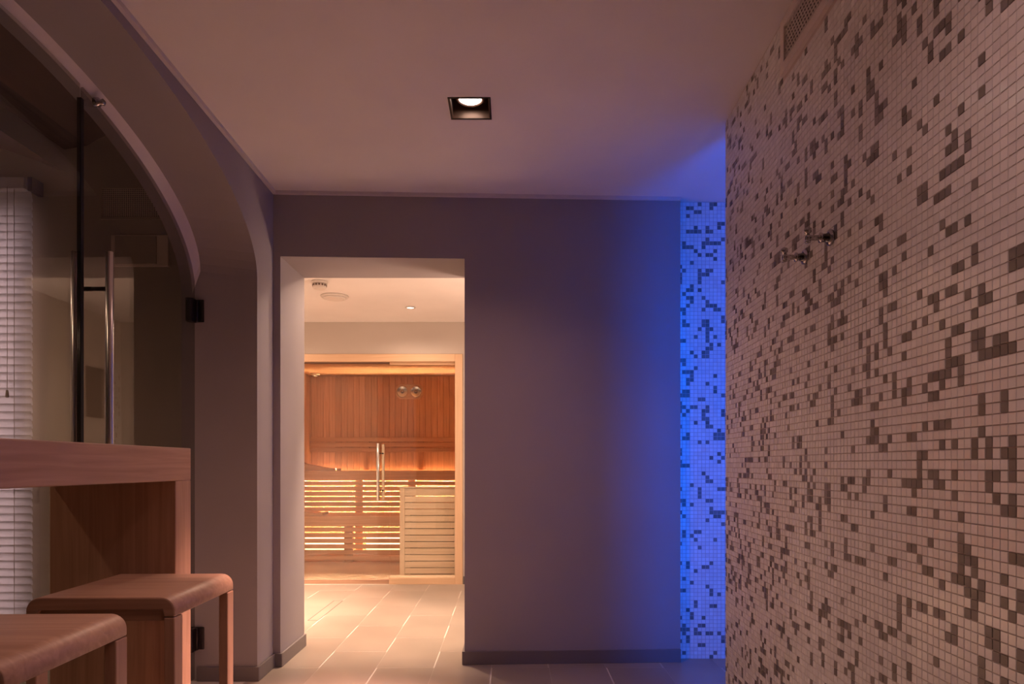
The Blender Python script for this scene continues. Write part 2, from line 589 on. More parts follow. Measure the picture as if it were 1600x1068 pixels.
def lay_mosaic(wall, name_root, origin, tdir, ndir, cols, rows, pitch, single, skip, seed, dens=0.205):
    """square glass tiles laid on a wall: SINGLE(i, j) gives objects, the rest one joined field"""
    r = random.Random(seed)
    o0, t, n = Vector(origin), Vector(tdir).normalized(), Vector(ndir).normalized()
    g = 0.0018
    dark = [[r.random() < dens * 0.62 for _ in range(rows)] for _ in range(cols)]
    for i in range(cols):           # the dark ones like to touch each other
        for j in range(rows):
            if not dark[i][j]:
                k = 0
                for di, dj in ((-1, 0), (1, 0), (0, -1), (0, 1)):
                    a, b = i + di, j + dj
                    if 0 <= a < cols and 0 <= b < rows and dark[a][b]:
                        k += 1
                if r.random() < 0.11 * k:
                    dark[i][j] = None
    V, Fc, mi, tone = [], [], [], []
    protos = {}
    for i in range(cols):
        for j in range(rows):
            s0, s1 = i * pitch + g / 2, (i + 1) * pitch - g / 2
            z0, z1 = j * pitch + g / 2, (j + 1) * pitch - g / 2
            if skip(i, j):
                continue
            isd = dark[i][j] is not False
            ta, tb = r.gauss(0, 0.010), r.gauss(0, 0.010)
            h = 0.0018 + r.uniform(-0.0003, 0.0003)
            if single(i, j):
                key = (isd, r.randrange(10))
                c = o0 + t * ((s0 + s1) / 2) + Vector((0, 0, (z0 + z1) / 2)) + n * 0.0009
                if key not in protos:
                    mb = MB()
                    w = (s1 - s0) / 2
                    ta, tb = ta * 0.8, tb * 0.8
                    low = [c + t * a * w + Vector((0, 0, b * w)) - n * 0.0009 for a, b in ((-1, -1), (1, -1), (1, 1), (-1, 1))]
                    top = [c + t * a * w * 0.965 + Vector((0, 0, b * w * 0.965)) + n * (0.0009 + a * w * ta + b * w * tb) for a, b in ((-1, -1), (1, -1), (1, 1), (-1, 1))]
                    mb.hexa(low + top)
                    protos[key] = mk('mosaic_tile', mb, M['tile_grey'] if isd else M['tile_white'], wall)
                    protos[key].location = c - ORG[wall.name]
                else:
                    again(protos[key], c, wall)
                continue
            w = (s1 - s0) / 2
            c = o0 + t * ((s0 + s1) / 2) + Vector((0, 0, (z0 + z1) / 2))
            b0 = len(V)
            for a, b in ((-1, -1), (1, -1), (1, 1), (-1, 1)):
                V.append(c + t * a * w + Vector((0, 0, b * w)))
            for a, b in ((-1, -1), (1, -1), (1, 1), (-1, 1)):
                V.append(c + t * a * w * 0.965 + Vector((0, 0, b * w * 0.965)) + n * (h + a * w * ta + b * w * tb))
            tn = r.random()
            for q in ((4, 5, 6, 7), (0, 1, 5, 4), (1, 2, 6, 5), (2, 3, 7, 6), (3, 0, 4, 7)):
                Fc.append(tuple(b0 + k for k in q))
                mi.append(1 if isd else 0)
                tone.append(tn)
    me = bpy.data.meshes.new('mosaic_field')
    base = ORG[wall.name]
    me.from_pydata([tuple(v - base) for v in V], [], Fc)
    me.materials.append(M['tile_white'])
    me.materials.append(M['tile_grey'])
    me.polygons.foreach_set('material_index', mi)
    at = me.attributes.new('tone', 'FLOAT', 'FACE')
    at.data.foreach_set('value', tone)
    bm = bmesh.new()
    bm.from_mesh(me)
    # make sure the glazed side looks out of the wall
    bm.normal_update()
    bm.faces.ensure_lookup_table()
    if bm.faces[0].normal.dot(n) < 0:
        bmesh.ops.reverse_faces(bm, faces=bm.faces)
    bm.to_mesh(me)
    bm.free()
    o = bpy.data.objects.new('mosaic_field', me)
    COL.objects.link(o)
    o.parent = wall
    ORG[o.name] = base
    stuff(o)
    return o


RP = 0.0190
RT = Vector((RWS, 1, 0)).normalized()
RN = Vector((-1, RWS, 0)).normalized()
Y_NEAR = -0.90
NCOL = int((RW_END - Y_NEAR) / RT.y / RP)
RORG = Vector((xr(RW_END) + 0.003, RW_END, 0)) - RT * (NCOL * RP)
NROW = int(CEIL / RP)


def r_at(i, j):
    p = RORG + RT * ((i + 0.5) * RP)
    return p.x, p.y, (j + 0.5) * RP


seen = []
for i in range(NCOL):
    for j in range(NROW):
        x, y, z = r_at(i, j)
        if y < 0.5:
            continue
        u, v = 800 + F * x / y, HOR - F * (z - EYE) / y
        if u < 1600 and 0 < v < 1068:
            seen.append((y, abs(v - 600), i, j))
seen.sort(key=lambda q: (round(q[0], 4), q[1]))
SING = {(q[2], q[3]) for q in seen[:300]}


def r_skip(i, j):
    x, y, z = r_at(i, j)
    return VENT['y0'] - .012 < y < VENT['y1'] + .008 and VENT['z0'] - .008 < z < VENT['z1'] + .02


lay_mosaic(wall_right, 'mosaic', RORG, RT, RN, NCOL, NROW, RP, lambda i, j: (i, j) in SING, r_skip, 5)
NP = 0.0205
lay_mosaic(niche, 'mosaic', (0.874, NB, 0), (1, 0, 0), (0, -1, 0), int(1.07 / NP), int(CEIL / NP), NP, lambda i, j: False, lambda i, j: False, 9, 0.19)

# ------------------------------------------------------------------ sauna room (beyond the doorway)
C2 = 2.244
SY = 5.854                 # wall with the sauna front
RX = 0.36                  # right wall of that room
struct(mk('ceiling_sauna_room', MB().box(-2.6, 0.5, YB2, SY + .14, C2, C2 + .3), M['ceiling']))
SXL, SXR = -2.46, -0.4225  # sauna front
SZ = 1.97
ws = MB()
ws.box(-2.6, 0.5, SY, SY + .1, SZ, C2)
ws.box(SXR, 0.5, SY, SY + .1, 0, SZ)
ws.box(-2.6, SXL, SY, SY + .1, 0, SZ)
struct(mk('wall_sauna_front', ws, M['cream_dimmed']))
struct(mk('wall_sauna_room_left', MB().box(-2.6, -2.48, YB2, SY, 0, C2), M['cream']))
wsr = struct(mk('wall_sauna_room_right', MB().box(RX, 0.5, YB2, SY, 0, C2), M['cream']))
struct(mk('wall_sauna_room_near', MB().box(-2.6, -1.56, 3.74, YB2, 0, CEIL), M['cream']))
# the tiled corner of that room, seen mirrored in the glass door
lay_mosaic(wsr, 'mosaic', (RX, 5.70, 0), (0, 1, 0), (-1, 0, 0), 7, 92, 0.0205, lambda i, j: False, lambda i, j: False, 21, 0.16)

# skirting
H = 0.068
T = 0.012


def skirt(name, p, q, n):
    p, q, n = Vector(p), Vector(q), Vector(n).normalized() * T
    struct(mk(name, MB().hexa([p, q, q + n, p + n, p + Vector((0, 0, H)), q + Vector((0, 0, H)), q + n + Vector((0, 0, H)), p + n + Vector((0, 0, H))]), M['skirt'], bevel=0.002))


skirt('baseboard_jamb', (xl(JY) + T, JY, 0), (GX + .02, JY, 0), (0, -1, 0))
skirt('baseboard_left', (xl(JY), JY, 0), (xl(3.45), yb(-1.2), 0), (1, 0, 0))
skirt('baseboard_nib', (xl(3.45), yb(-1.2), 0), (DX0 + T, yb(DX0), 0), (0, -1, 0))
skirt('baseboard_reveal', (DX0, yb(DX0), 0), (DX0, YB2, 0), (1, 0, 0))
skirt('baseboard_back', (DX1 - T, yb(DX1), 0), (0.872, yb(0.872), 0), (0, -1, 0))
skirt('baseboard_reveal_right', (DX1, yb(DX1), 0), (DX1, YB2, 0), (-1, 0, 0))
skirt('baseboard_sauna_wall', (SXR + .004, SY, 0), (RX, SY, 0), (0, -1, 0))

# pale cove trim under the ceiling
CT = 0.016
p0, p1 = Vector((xl(-2.6), -2.6, CEIL - CT)), Vector((xl(3.45), 3.45, CEIL - CT))
struct(mk('trim_1', MB().hexa([p0, p1, p1 + Vector((CT, 0, 0)), p0 + Vector((CT, 0, 0)),
                               p0 + Vector((0, 0, CT)), p1 + Vector((0, 0, CT)), p1 + Vector((CT, 0, CT)), p0 + Vector((CT, 0, CT))]), M['cove']))
p0, p1 = Vector((-1.2, yb(-1.2), CEIL - CT)), Vector((0.872, yb(0.872), CEIL - CT))
struct(mk('trim_2', MB().hexa([p0 - Vector((0, CT, 0)), p1 - Vector((0, CT, 0)), p1, p0,
                               p0 + Vector((0, -CT, CT)), p1 + Vector((0, -CT, CT)), p1 + Vector((0, 0, CT)), p0 + Vector((0, 0, CT))]), M['cove']))

# ------------------------------------------------------------------ the annex seen through the arch glass
AY = 3.60
WX0, WX1, WZ0, WZ1 = -3.55, -2.535, 0.12, 2.38
wa = MB()
wa.box(-4.3, WX0, AY, AY + .12, 0, 3.0)
wa.box(WX1, -1.56, AY, AY + .12, 0, 3.0)
wa.box(WX0, WX1, AY, AY + .12, 0, WZ0)
wa.box(WX0, WX1, AY, AY + .12, WZ1, 3.0)
struct(mk('wall_annex_back', wa, M['annex']))
struct(mk('wall_annex_left', MB().box(-4.4, -4.3, -1.2, AY + .1, 0, 3.0), M['annex']))
struct(mk('wall_annex_front', MB().box(-4.3, -1.56, -1.3, -1.2, 0, 3.0), M['annex']))
# shallow vaults sprung off a timber beam
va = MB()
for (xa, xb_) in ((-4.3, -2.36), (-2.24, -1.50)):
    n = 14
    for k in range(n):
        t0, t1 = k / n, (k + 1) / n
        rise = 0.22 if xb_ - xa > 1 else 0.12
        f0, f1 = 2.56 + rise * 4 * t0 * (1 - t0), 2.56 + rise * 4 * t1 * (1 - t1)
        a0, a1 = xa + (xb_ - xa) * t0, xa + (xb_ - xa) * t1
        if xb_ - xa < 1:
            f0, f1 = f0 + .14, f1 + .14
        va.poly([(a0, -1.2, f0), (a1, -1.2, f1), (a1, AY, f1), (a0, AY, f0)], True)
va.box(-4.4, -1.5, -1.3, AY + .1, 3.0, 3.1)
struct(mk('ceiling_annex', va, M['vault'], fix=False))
struct(mk('trim_3', MB().hexa([(-2.42, -1.2, 2.69), (-2.24, -1.2, 2.70), (-2.24, AY, 2.70), (-2.36, AY, 2.68),
                               (-2.42, -1.2, 3.0), (-2.24, -1.2, 3.0), (-2.24, AY, 3.0), (-2.36, AY, 3.0)]), wood('old_dark_beam', (0.05, 0.028, 0.022), (0.11, 0.065, 0.05), 'y', 0.8)))

# window behind the blind
w1 = struct(root('window_1', ((WX0 + WX1) / 2, AY + .06, WZ0)))
for (a, b, c, d) in ((WX0, WX0 + .06, WZ0, WZ1), (WX1 - .06, WX1, WZ0, WZ1), (WX0 + .06, WX1 - .06, WZ0, WZ0 + .06), (WX0 + .06, WX1 - .06, WZ1 - .06, WZ1), ((WX0 + WX1) / 2 - .03, (WX0 + WX1) / 2 + .03, WZ0 + .06, WZ1 - .06)):
    mk('window_frame', MB().box(a, b, AY + .05, AY + .10, c, d), M['plastic'], w1)
for (a, b) in ((WX0 + .06, (WX0 + WX1) / 2 - .03), ((WX0 + WX1) / 2 + .03, WX1 - .06)):
    mk('pane', MB().box(a, b, AY + .07, AY + .078, WZ0 + .06, WZ1 - .06), M['glass_clear'], w1)

# venetian blind
BX0, BX1 = -3.62, -2.482
BYC = 3.535
bl = tag(root('venetian_blind', ((BX0 + BX1) / 2, BYC, 0.2)), 'white venetian blind with wide slats hanging over the window behind the glass', 'blind')
mk('headrail', MB().box(BX0, BX1 - .02, BYC - .035, BYC + .03, 2.435, 2.495), M['blind'], bl, 0.004)
mk('bracket', MB().box(BX1 - .012, BX1 + .012, BYC - .02, AY, 2.43, 2.50), M['bronze'], bl)
z = 2.405
s0 = None
ang = math.radians(-72)
ca, sa = math.cos(ang), math.sin(ang)
while z > 0.24:
    if s0 is None:
        mb = MB()
        pr = []
        for k in range(7):
            a = -1 + 2 * k / 6
            bow = 0.004 * (1 - a * a)
            yy, zz = 0.0255 * a, bow
            pr.append((yy * ca - zz * sa, yy * sa + zz * ca))
        for (ya, za), (yc, zc) in zip(pr[:-1], pr[1:]):
            mb.poly([(BX0, BYC + ya, z + za), (BX1 - .004, BYC + ya, z + za), (BX1 - .004, BYC + yc, z + zc), (BX0, BYC + yc, z + zc)], True)
        s0 = mk('slat', mb, M['blind'], bl, fix=False)
        zc0 = ORG[s0.name].z - z
        yc0 = ORG[s0.name].y
    else:
        again(s0, ((BX0 + BX1 - .004) / 2, yc0, z + zc0), bl)
    z -= 0.0405
mk('bottom_rail', MB().box(BX0, BX1 - .004, BYC - .025, BYC + .025, 0.205, 0.225), M['blind'], bl, 0.003)
for x in (-2.555, -3.05, -3.55):
    mk('ladder_cord', MB().rod((x, BYC - .030, 0.21), (x, BYC - .030, 2.44), 0.0013, 6), M['cord'], bl)
pc = mk('pull_cord', MB().rod((-2.58, BYC - .045, 1.40), (-2.58, BYC - .045, 2.44), 0.0013, 6), M['cord'], bl)
mk('tassel', MB().lathe([(0.003, 0), (0.009, 0.004), (0.006, 0.035), (0.003, 0.04)], (-2.58, BYC - .045, 1.362), (0, 0, 1), 10), M['cord'], pc)

# vent grille and plate on the annex wall
def px_wall(u, v, y):
    return (u - 800) / F * y, EYE + (HOR - v) / F * y


gx0, gz1 = px_wall(161, 296, AY)
gx1, gz0 = px_wall(261, 340, AY)
gr = tag(root('air_grille', ((gx0 + gx1) / 2, AY, gz0)), 'dark square-mesh air grille high on the wall behind the glass door', 'vent')
mk('backing', MB().box(gx0, gx1, AY - .006, AY, gz0, gz1), M['dark'], gr)
gm = MB()
for k in range(31):
    x = gx0 + (gx1 - gx0) * k / 30
    gm.box(x - .0014, x + .0014, AY - .012, AY - .008, gz0, gz1)
for k in range(15):
    zz = gz0 + (gz1 - gz0) * k / 14
    gm.box(gx0, gx1, AY - .013, AY - .009, zz - .0014, zz + .0014)
stuff(mk('mesh_bars', gm, M['plate'], gr))
gf = MB()
e = .012
gf.box(gx0 - e, gx0, AY - .016, AY, gz0 - e, gz1 + e).box(gx1, gx1 + e, AY - .016, AY, gz0 - e, gz1 + e)
gf.box(gx0, gx1, AY - .016, AY, gz0 - e, gz0).box(gx0, gx1, AY - .016, AY, gz1, gz1 + e)
mk('grille_frame', gf, M['annex'], gr)
qx0, qz1 = px_wall(176, 368, AY)
qx1, qz0 = px_wall(265, 417, AY)
pl = tag(root('control_panel', ((qx0 + qx1) / 2, AY, qz0)), 'flat beige rectangular panel with a recessed centre below the air grille', 'panel')
mk('plate', MB().box(qx0, qx1, AY - .016, AY, qz0, qz1), M['plate'], pl, 0.003)
mk('centre_plate', MB().box(qx0 + .022, qx1 - .06, AY - .020, AY - .012, qz0 + .010, qz1 - .008), M['annex'], pl, 0.002)

# ------------------------------------------------------------------ arch glass: door leaf and side light
TH = 0.010


def arch_z(y):
    t = (y - AC) / AA
    return S2 + B2 * math.sqrt(max(0.0, 1 - t * t)) if abs(t) < 1 else S2


def arch_glass(ya, yb_, n=28):
    pts = [(GX, ya, 0.012)]
    pts.append((GX, yb_, 0.012))
    for k in range(n + 1):
        y = yb_ + (ya - yb_) * k / n
        pts.append((GX, y, arch_z(y) - .002))
    return MB().prism(pts, (TH, 0, 0))


DG0 = 2.378                # lock side of the door leaf
d1 = struct(root('door_1', (GX, JY - .02, 0)))
mk('pane', arch_glass(DG0, JY - .008), M['glass_bronze'], d1)
mk('edge_seal', MB().box(GX - .002, GX + TH + .002, DG0 - .016, DG0, 0.012, arch_z(DG0) - .045), M['gasket'], d1)
HYB = 2.437
for side, nm in ((1, 'handle'), (-1, 'handle')):
    x = GX + TH / 2 + side * 0.062
    h = mk(nm, MB().rod((x, HYB, 0.52), (x, HYB, 1.778), 0.0135, 20), M['steel'], d1)
    for zz in (0.66, 1.645):
        mk('standoff', MB().rod((GX + TH / 2, HYB, zz), (x, HYB, zz), 0.008, 12), M['bronze'], h)
for zz in (0.20, 1.74):
    hg = mk('hinge', MB().box(GX - .012, GX + TH + .012, JY - .060, JY - .010, zz - .055, zz + .055), M['bronze'], d1, 0.005)
    mk('wall_plate', MB().box(GX - .012, GX + .052, JY - .011, JY, zz - .050, zz + .055), M['bronze'], hg, 0.003)
    mk('hinge_pin', MB().rod((GX + TH + .014, JY - .018, zz - .05), (GX + TH + .014, JY - .018, zz + .05), 0.007, 12), M['bronze'], hg)
w2 = struct(root('window_2', (GX, 1.5, 0)))
mk('pane', arch_glass(NJ + .004, DG0 - .018), M['glass_side'], w2)
cl = mk('glass_clamp', MB().lathe([(0.006, 0), (0.016, .002), (0.016, 0.018), (0.009, 0.024), (0.012, .034), (0.005, .04)], (GX + TH, 2.44, 2.312), (1, 0, 0), 16), M['chrome'], d1)

# ------------------------------------------------------------------ bar counter
KX0, KX1, KY0, KY1 = -1.478, -1.075, 0.74, 2.287
kc = tag(root('bar_counter', (-1.27, 1.5, 0)), 'thick oak bar counter with a slab end panel standing in the arch', 'counter')
mk('counter_top', MB().box(KX0, KX1, KY0, KY1, 0.966, 1.073), M['oak_y'], kc, 0.003)
mk('end_panel', MB().box(KX0, KX1, KY1 - .105, KY1, 0, 0.966), M['oak_z'], kc, 0.003)
mk('end_panel', MB().box(KX0, KX1, KY0, KY0 + .105, 0, 0.966), M['oak_z'], kc, 0.003)


# ------------------------------------------------------------------ stools
def make_stool(xc, yc, yaw, label, hgt=0.682, w=0.372, d=0.385):
    st = tag(root('stool', (xc, yc, 0)), label, 'stool', 'oak stools at the bar counter')
    x0, x1 = xc - w / 2, xc + w / 2
    y0, y1 = yc - d / 2, yc + d / 2
    R = 0.034
    drop = 0.050
    th = 0.032
    n = 8
    out = [(x0, hgt - drop)]
    for k in range(n + 1):
        a = PI - PI / 2 * k / n
        out.append((x0 + R + R * math.cos(a), hgt - R + R * math.sin(a)))
    for k in range(n + 1):
        a = PI / 2 - PI / 2 * k / n
        out.append((x1 - R + R * math.cos(a), hgt - R + R * math.sin(a)))
    out.append((x1, hgt - drop))
    out.append((x1 - .027, hgt - drop))
    out.append((x1 - .032, hgt - th))
    out.append((x0 + .032, hgt - th))
    out.append((x0 + .027, hgt - drop))
    mb = MB()
    b = len(mb.v)
    N = len(out)
    mb.v += [(x, y0, z) for x, z in out] + [(x, y1, z) for x, z in out]
    mb.f.append(tuple(range(N)))
    mb.s.append(False)
    mb.f.append(tuple(range(2 * N - 1, N - 1, -1)))
    mb.s.append(False)
    for i in range(N):
        j = (i + 1) % N
        mb.f.append((i, N + i, N + j, j))
        mb.s.append(i < 2 * n + 3)
    mk('seat', mb, M['oak_x'], st, 0.004, 2)
    for sx in (0, 1):
        for sy in (0, 1):
            a = x1 - .027 if sx else x0
            c = y1 - .046 if sy else y0
            mk('leg', MB().box(a, a + .027, c, c + .046, 0, hgt - drop - .001), M['oak_z'], st, 0.003)
    for sy in (0, 1):
        c = y1 - .035 if sy else y0 + .012
        mk('rail', MB().box(x0 + .030, x1 - .030, c, c + .022, hgt - th - .002 - .028, hgt - th - .001), M['oak_x'], st, 0.002)
    st.rotation_euler.z = yaw
    return st


make_stool(-1.043, 1.915, 0.02, 'oak stool with rounded seat edges pushed up to the counter end panel')
make_stool(-1.050, 1.345, 0.02, 'oak stool with rounded seat edges, the nearer one, cut off by the photo edge')

# ------------------------------------------------------------------ downlights
dl = tag(root('downlight', (DOWN[0], DOWN[1], CEIL)), 'lit square recessed downlight with dark housing in the corridor ceiling', 'ceiling light')
hb = MB()
D_ = 0.085
e = .003
hb.box(HX0, HX0 + e, HY0, HY1, CEIL - .001, CEIL + D_).box(HX1 - e, HX1, HY0, HY1, CEIL - .001, CEIL + D_)
hb.box(HX0 + e, HX1 - e, HY0, HY0 + e, CEIL - .001, CEIL + D_).box(HX0 + e, HX1 - e, HY1 - e, HY1, CEIL - .001, CEIL + D_)
hb.box(HX0, HX1, HY0, HY1, CEIL + D_, CEIL + D_ + .003)
M['housing'] = plain('dark_satin_housing', (0.17, 0.10, 0.075), 0.38, 0.3)
mk('housing', hb, M['housing'], dl)
mk('bulb_ring', MB().lathe([(0.060, 0), (0.048, -.010), (0.046, 0.0), (0.05, .02)], (DOWN[0], DOWN[1], CEIL + .040), (0, 0, 1), 28), M['housing'], dl)
mk('bulb', MB().lathe([(0.044, 0), (0.036, -.005), (0.012, -.008)], (DOWN[0], DOWN[1], CEIL + .036), (0, 0, 1), 28), M['bulb'], dl)
trm = MB()
e2 = .006
trm.box(HX0 - e2, HX0, HY0 - e2, HY1 + e2, CEIL - .003, CEIL).box(HX1, HX1 + e2, HY0 - e2, HY1 + e2, CEIL - .003, CEIL)
trm.box(HX0, HX1, HY0 - e2, HY0, CEIL - .003, CEIL).box(HX0, HX1, HY1, HY1 + e2, CEIL - .003, CEIL)
mk('trim_ring', trm, M['bronze'], dl)

for k, (lx, ly) in enumerate(ROOM_LAMPS):
    if k != 1:
        continue
    d2 = tag(root('spotlight', (lx, ly, C2)), 'small round recessed spotlight in the ceiling before the sauna', 'ceiling light')
    mk('ring', MB().lathe([(0.040, 0), (0.042, -.004), (0.030, -.006), (0.027, 0.0)], (lx, ly, C2), (0, 0, 1), 24), M['plastic'], d2)
    mk('bulb', MB().lathe([(0.026, -.0035), (0.020, -.0045), (0.008, -.005)], (lx, ly, C2), (0, 0, 1), 20), M['bulb_small'], d2)

# smoke detector and round disc on that ceiling
sd = tag(root('smoke_detector', (-1.285, 4.56, C2)), 'white round smoke detector on the ceiling near the doorway', 'detector')
mk('base', MB().lathe([(0.052, 0), (0.055, -.006), (0.052, -.016)], (-1.285, 4.56, C2), (0, 0, 1), 28), M['plastic'], sd)
mk('cap', MB().lathe([(0.046, -.016), (0.044, -.044), (0.036, -.052)], (-1.285, 4.56, C2), (0, 0, 1), 28), M['plastic'], sd)
sl = MB()
for k in range(14):
    a = 2 * PI * k / 14
    c, s = math.cos(a), math.sin(a)
    p = Vector((-1.285 + .0455 * c, 4.56 + .0455 * s, C2 - .034))
    t = Vector((-s, c, 0)) * .005
    nn = Vector((c, s, 0)) * .002
    sl.hexa([p - t - nn, p + t - nn, p + t + nn, p - t + nn, p - t - nn + Vector((0, 0, .012)), p + t - nn + Vector((0, 0, .012)), p + t + nn + Vector((0, 0, .012)), p - t + nn + Vector((0, 0, .012))])
stuff(mk('slots', sl, M['sign'], sd))
dk = tag(root('ceiling_disc', (-1.285, 4.95, C2)), 'flat round white disc on the ceiling behind the smoke detector', 'ceiling vent')
mk('rim', MB().lathe([(0.098, 0), (0.100, -.006), (0.094, -.013), (0.085, -.014)], (-1.285, 4.95, C2), (0, 0, 1), 36), M['plastic'], dk)
mk('cover', MB().lathe([(0.080, -.013), (0.078, -.022), (0.060, -.026)], (-1.285, 4.95, C2), (0, 0, 1), 36), M['plastic'], dk)

# ------------------------------------------------------------------ vent slot on the mosaic wall
vt = tag(root('wall_vent', (xr(1.58), 1.58, VENT['z0'])), 'long painted vent with a perforated grille high on the mosaic wall', 'vent')


def rw(y, d, z):
    """point on the right wall: D metres out from the tile face"""
    return Vector((xr(y), y, z)) + RN * d


def rbox(y0, y1, d0, d1, z0, z1):
    return [rw(y0, d1, z0), rw(y0, d0, z0), rw(y1, d0, z0), rw(y1, d1, z0), rw(y0, d1, z1), rw(y0, d0, z1), rw(y1, d0, z1), rw(y1, d1, z1)]


v0, v1, h0, h1 = VENT['y0'], VENT['y1'], VENT['z0'], VENT['z1']
fw = 0.030
vf = MB()
vf.hexa(rbox(v0, v1, -.004, .010, h0, h0 + fw)).hexa(rbox(v0, v1, -.004, .010, h1 - fw, h1))
vf.hexa(rbox(v0, v0 + fw, -.004, .010, h0 + fw, h1 - fw)).hexa(rbox(v1 - fw, v1, -.004, .010, h0 + fw, h1 - fw))
mk('vent_frame', vf, M['vent'], vt)
mk('backing', MB().hexa(rbox(v0 + fw, v1 - fw, -.005, -.003, h0 + fw, h1 - fw)), M['dark'], vt)
vm = MB()
nr = 8
for k in range(nr + 1):
    zz = h0 + fw + (h1 - h0 - 2 * fw) * k / nr
    vm.hexa(rbox(v0 + fw, v1 - fw, .002, .005, zz - .0014, zz + .0014))
for k in range(nr):
    za = h0 + fw + (h1 - h0 - 2 * fw) * k / nr
    zb = h0 + fw + (h1 - h0 - 2 * fw) * (k + 1) / nr
    yy = v0 + fw + (0.008 if k % 2 else 0.0)
    while yy < v1 - fw - .004:
        vm.hexa(rbox(yy, yy + .004, .0025, .0045, za, zb))
        yy += 0.016
stuff(mk('perforated_grille', vm, M['vent'], vt, fix=False))


# ------------------------------------------------------------------ robe hooks
def hook(y, z, label):
    b = rw(y, 0, z)
    hk = tag(root('robe_hook', b), label, 'hook', 'robe hooks on the mosaic wall')
    mk('rosette', MB().lathe([(0.020, 0), (0.021, .003), (0.020, .008), (0.014, .010)], b, RN, 24), M['chrome'], hk)
    mk('stem', MB().lathe([(0.0115, .010), (0.0115, .026), (0.0130, .027), (0.0130, .030), (0.0085, .031), (0.0070, .033), (0.0070, .058), (0.0105, .060), (0.0105, .064), (0.006, .066)], b, RN, 20), M['chrome'], hk)
    c = b + RN * .061
    mk('knob', MB().lathe([(0.0050, 0.004), (0.0050, .012), (0.0095, .014), (0.0095, .024), (0.006, .026)], c, (0, 0, 1), 18), M['chrome'], hk)
    mk('lower_knob', MB().lathe([(0.0050, 0.004), (0.0075, .009), (0.0070, .013), (0.003, .014)], c, (0, 0, -1), 18), M['chrome'], hk)


hook(1.775, 1.607, 'chrome robe hook on the mosaic wall, the nearer and higher-looking of two')
hook(1.940, 1.607, 'chrome robe hook on the mosaic wall, the one closer to the blue niche')

# ------------------------------------------------------------------ blue light tube behind the mosaic wall
bt = tag(root('blue_tube_lamp', (1.10, 2.46, 0)), 'upright blue light tube in the shower niche hidden behind the mosaic wall', 'lamp')
mk('tube', MB().rod((1.10, 2.46, 0.06), (1.10, 2.46, 2.20), 0.055, 18), M['blue'], bt)
mk('base', MB().lathe([(0.09, 0), (0.09, .02), (0.06, .03), (0.06, .06)], (1.10, 2.46, 0), (0, 0, 1), 20), M['steel'], bt)

# notice on the right wall of the sauna room (seen mirrored in the glass door)
nt_ = tag(root('notice_board', (RX, 5.47, 1.40)), 'brown rectangular notice mirrored in the glass door between the handles', 'sign')
mk('board', MB().box(RX - .012, RX, 5.36, 5.585, 1.40, 1.80), M['sign'], nt_, 0.002)
for yy in (5.375, 5.57):
    mk('screw', MB().lathe([(0.006, 0), (0.006, .003), (0.003, .005)], (RX - .012, yy, 1.44), (-1, 0, 0), 10), M['steel'], nt_)

# unseen fill lamp added to the sauna room, out of the frame to the right
wlp = tag(root('fill_wall_lamp', FILL_LAMP), 'small open fill lamp, added unseen on the wall beside the doorway inside the sauna room', 'lamp')
mk('back_plate', MB().lathe([(0.06, 0), (0.06, .010), (0.05, .014)], (RX, FILL_LAMP[1], FILL_LAMP[2]), (-1, 0, 0), 24), M['steel'], wlp)
mk('arm', MB().rod((RX - .012, FILL_LAMP[1], FILL_LAMP[2] - .02), (RX - .10, FILL_LAMP[1], FILL_LAMP[2] - .075), 0.006, 10), M['steel'], wlp)

# floor drain
dr = tag(root('floor_drain', (-1.305, 4.80, 0)), 'tiled-over linear drain slot in the pale floor before the sauna', 'drain')
a0, a1 = 4.475, 5.13


def ring(x0, x1, y0, y1, t, z0, z1):
    return MB().box(x0, x0 + t, y0, y1, z0, z1).box(x1 - t, x1, y0, y1, z0, z1).box(x0 + t, x1 - t, y0, y0 + t, z0, z1).box(x0 + t, x1 - t, y1 - t, y1, z0, z1)


mk('slot_rim', ring(-1.340, -1.270, a0, a1, .004, -.003, .0012), M['drain'], dr)
mk('cover_tile', MB().box(-1.335, -1.275, a0 + .005, a1 - .005, -.003, .0008), M['tile'], dr)

# ------------------------------------------------------------------ sauna
IX0, IX1 = -2.405, -0.455
IY0, IY1 = 5.95, 8.20
CS = 2.085
sw = struct(mk('wall_sauna_back', MB().box(-2.55, -0.35, IY1, IY1 + .1, 0, CS + .06), M['hem_z']))
PW = 0.072
n = int((IX1 - IX0) / PW)
sp = None
for k in range(n + 1):
    a = IX0 + k * PW
    b = min(a + PW - .0022, IX1)
    if b - a < .01:
        continue
    if sp is None or b - a < PW - .005:
        o = mk('plank', MB().box(a, b, IY1 - .014, IY1, 0, CS), M['hem_z'], sw, 0.002)
        sp = sp or o
    else:
        again(sp, ((a + b) / 2, IY1 - .007, CS / 2), sw)
sleft = struct(mk('wall_sauna_left', MB().box(-2.55, IX0 - .014, IY0, IY1, 0, CS + .06), M['hem_z']))
sp = None
k = 0
while IY0 + k * PW + PW < IY1 - .016:
    a = IY0 + k * PW
    if sp is None:
        sp = mk('plank', MB().box(IX0 - .014, IX0, a, a + PW - .0022, 0, CS), M['hem_z'], sleft, 0.002)
    else:
        again(sp, (IX0 - .007, a + (PW - .0022) / 2, CS / 2), sleft)
    k += 1
struct(mk('wall_sauna_right', MB().box(IX1, -0.35, IY0, IY1, 0, CS + .06), M['hem_z']))
sc_ = struct(mk('ceiling_sauna', MB().box(-2.55, -0.35, IY0 - .02, IY1 + .1, CS + .012, CS + .07), M['hem_x']))
sp = None
k = 0
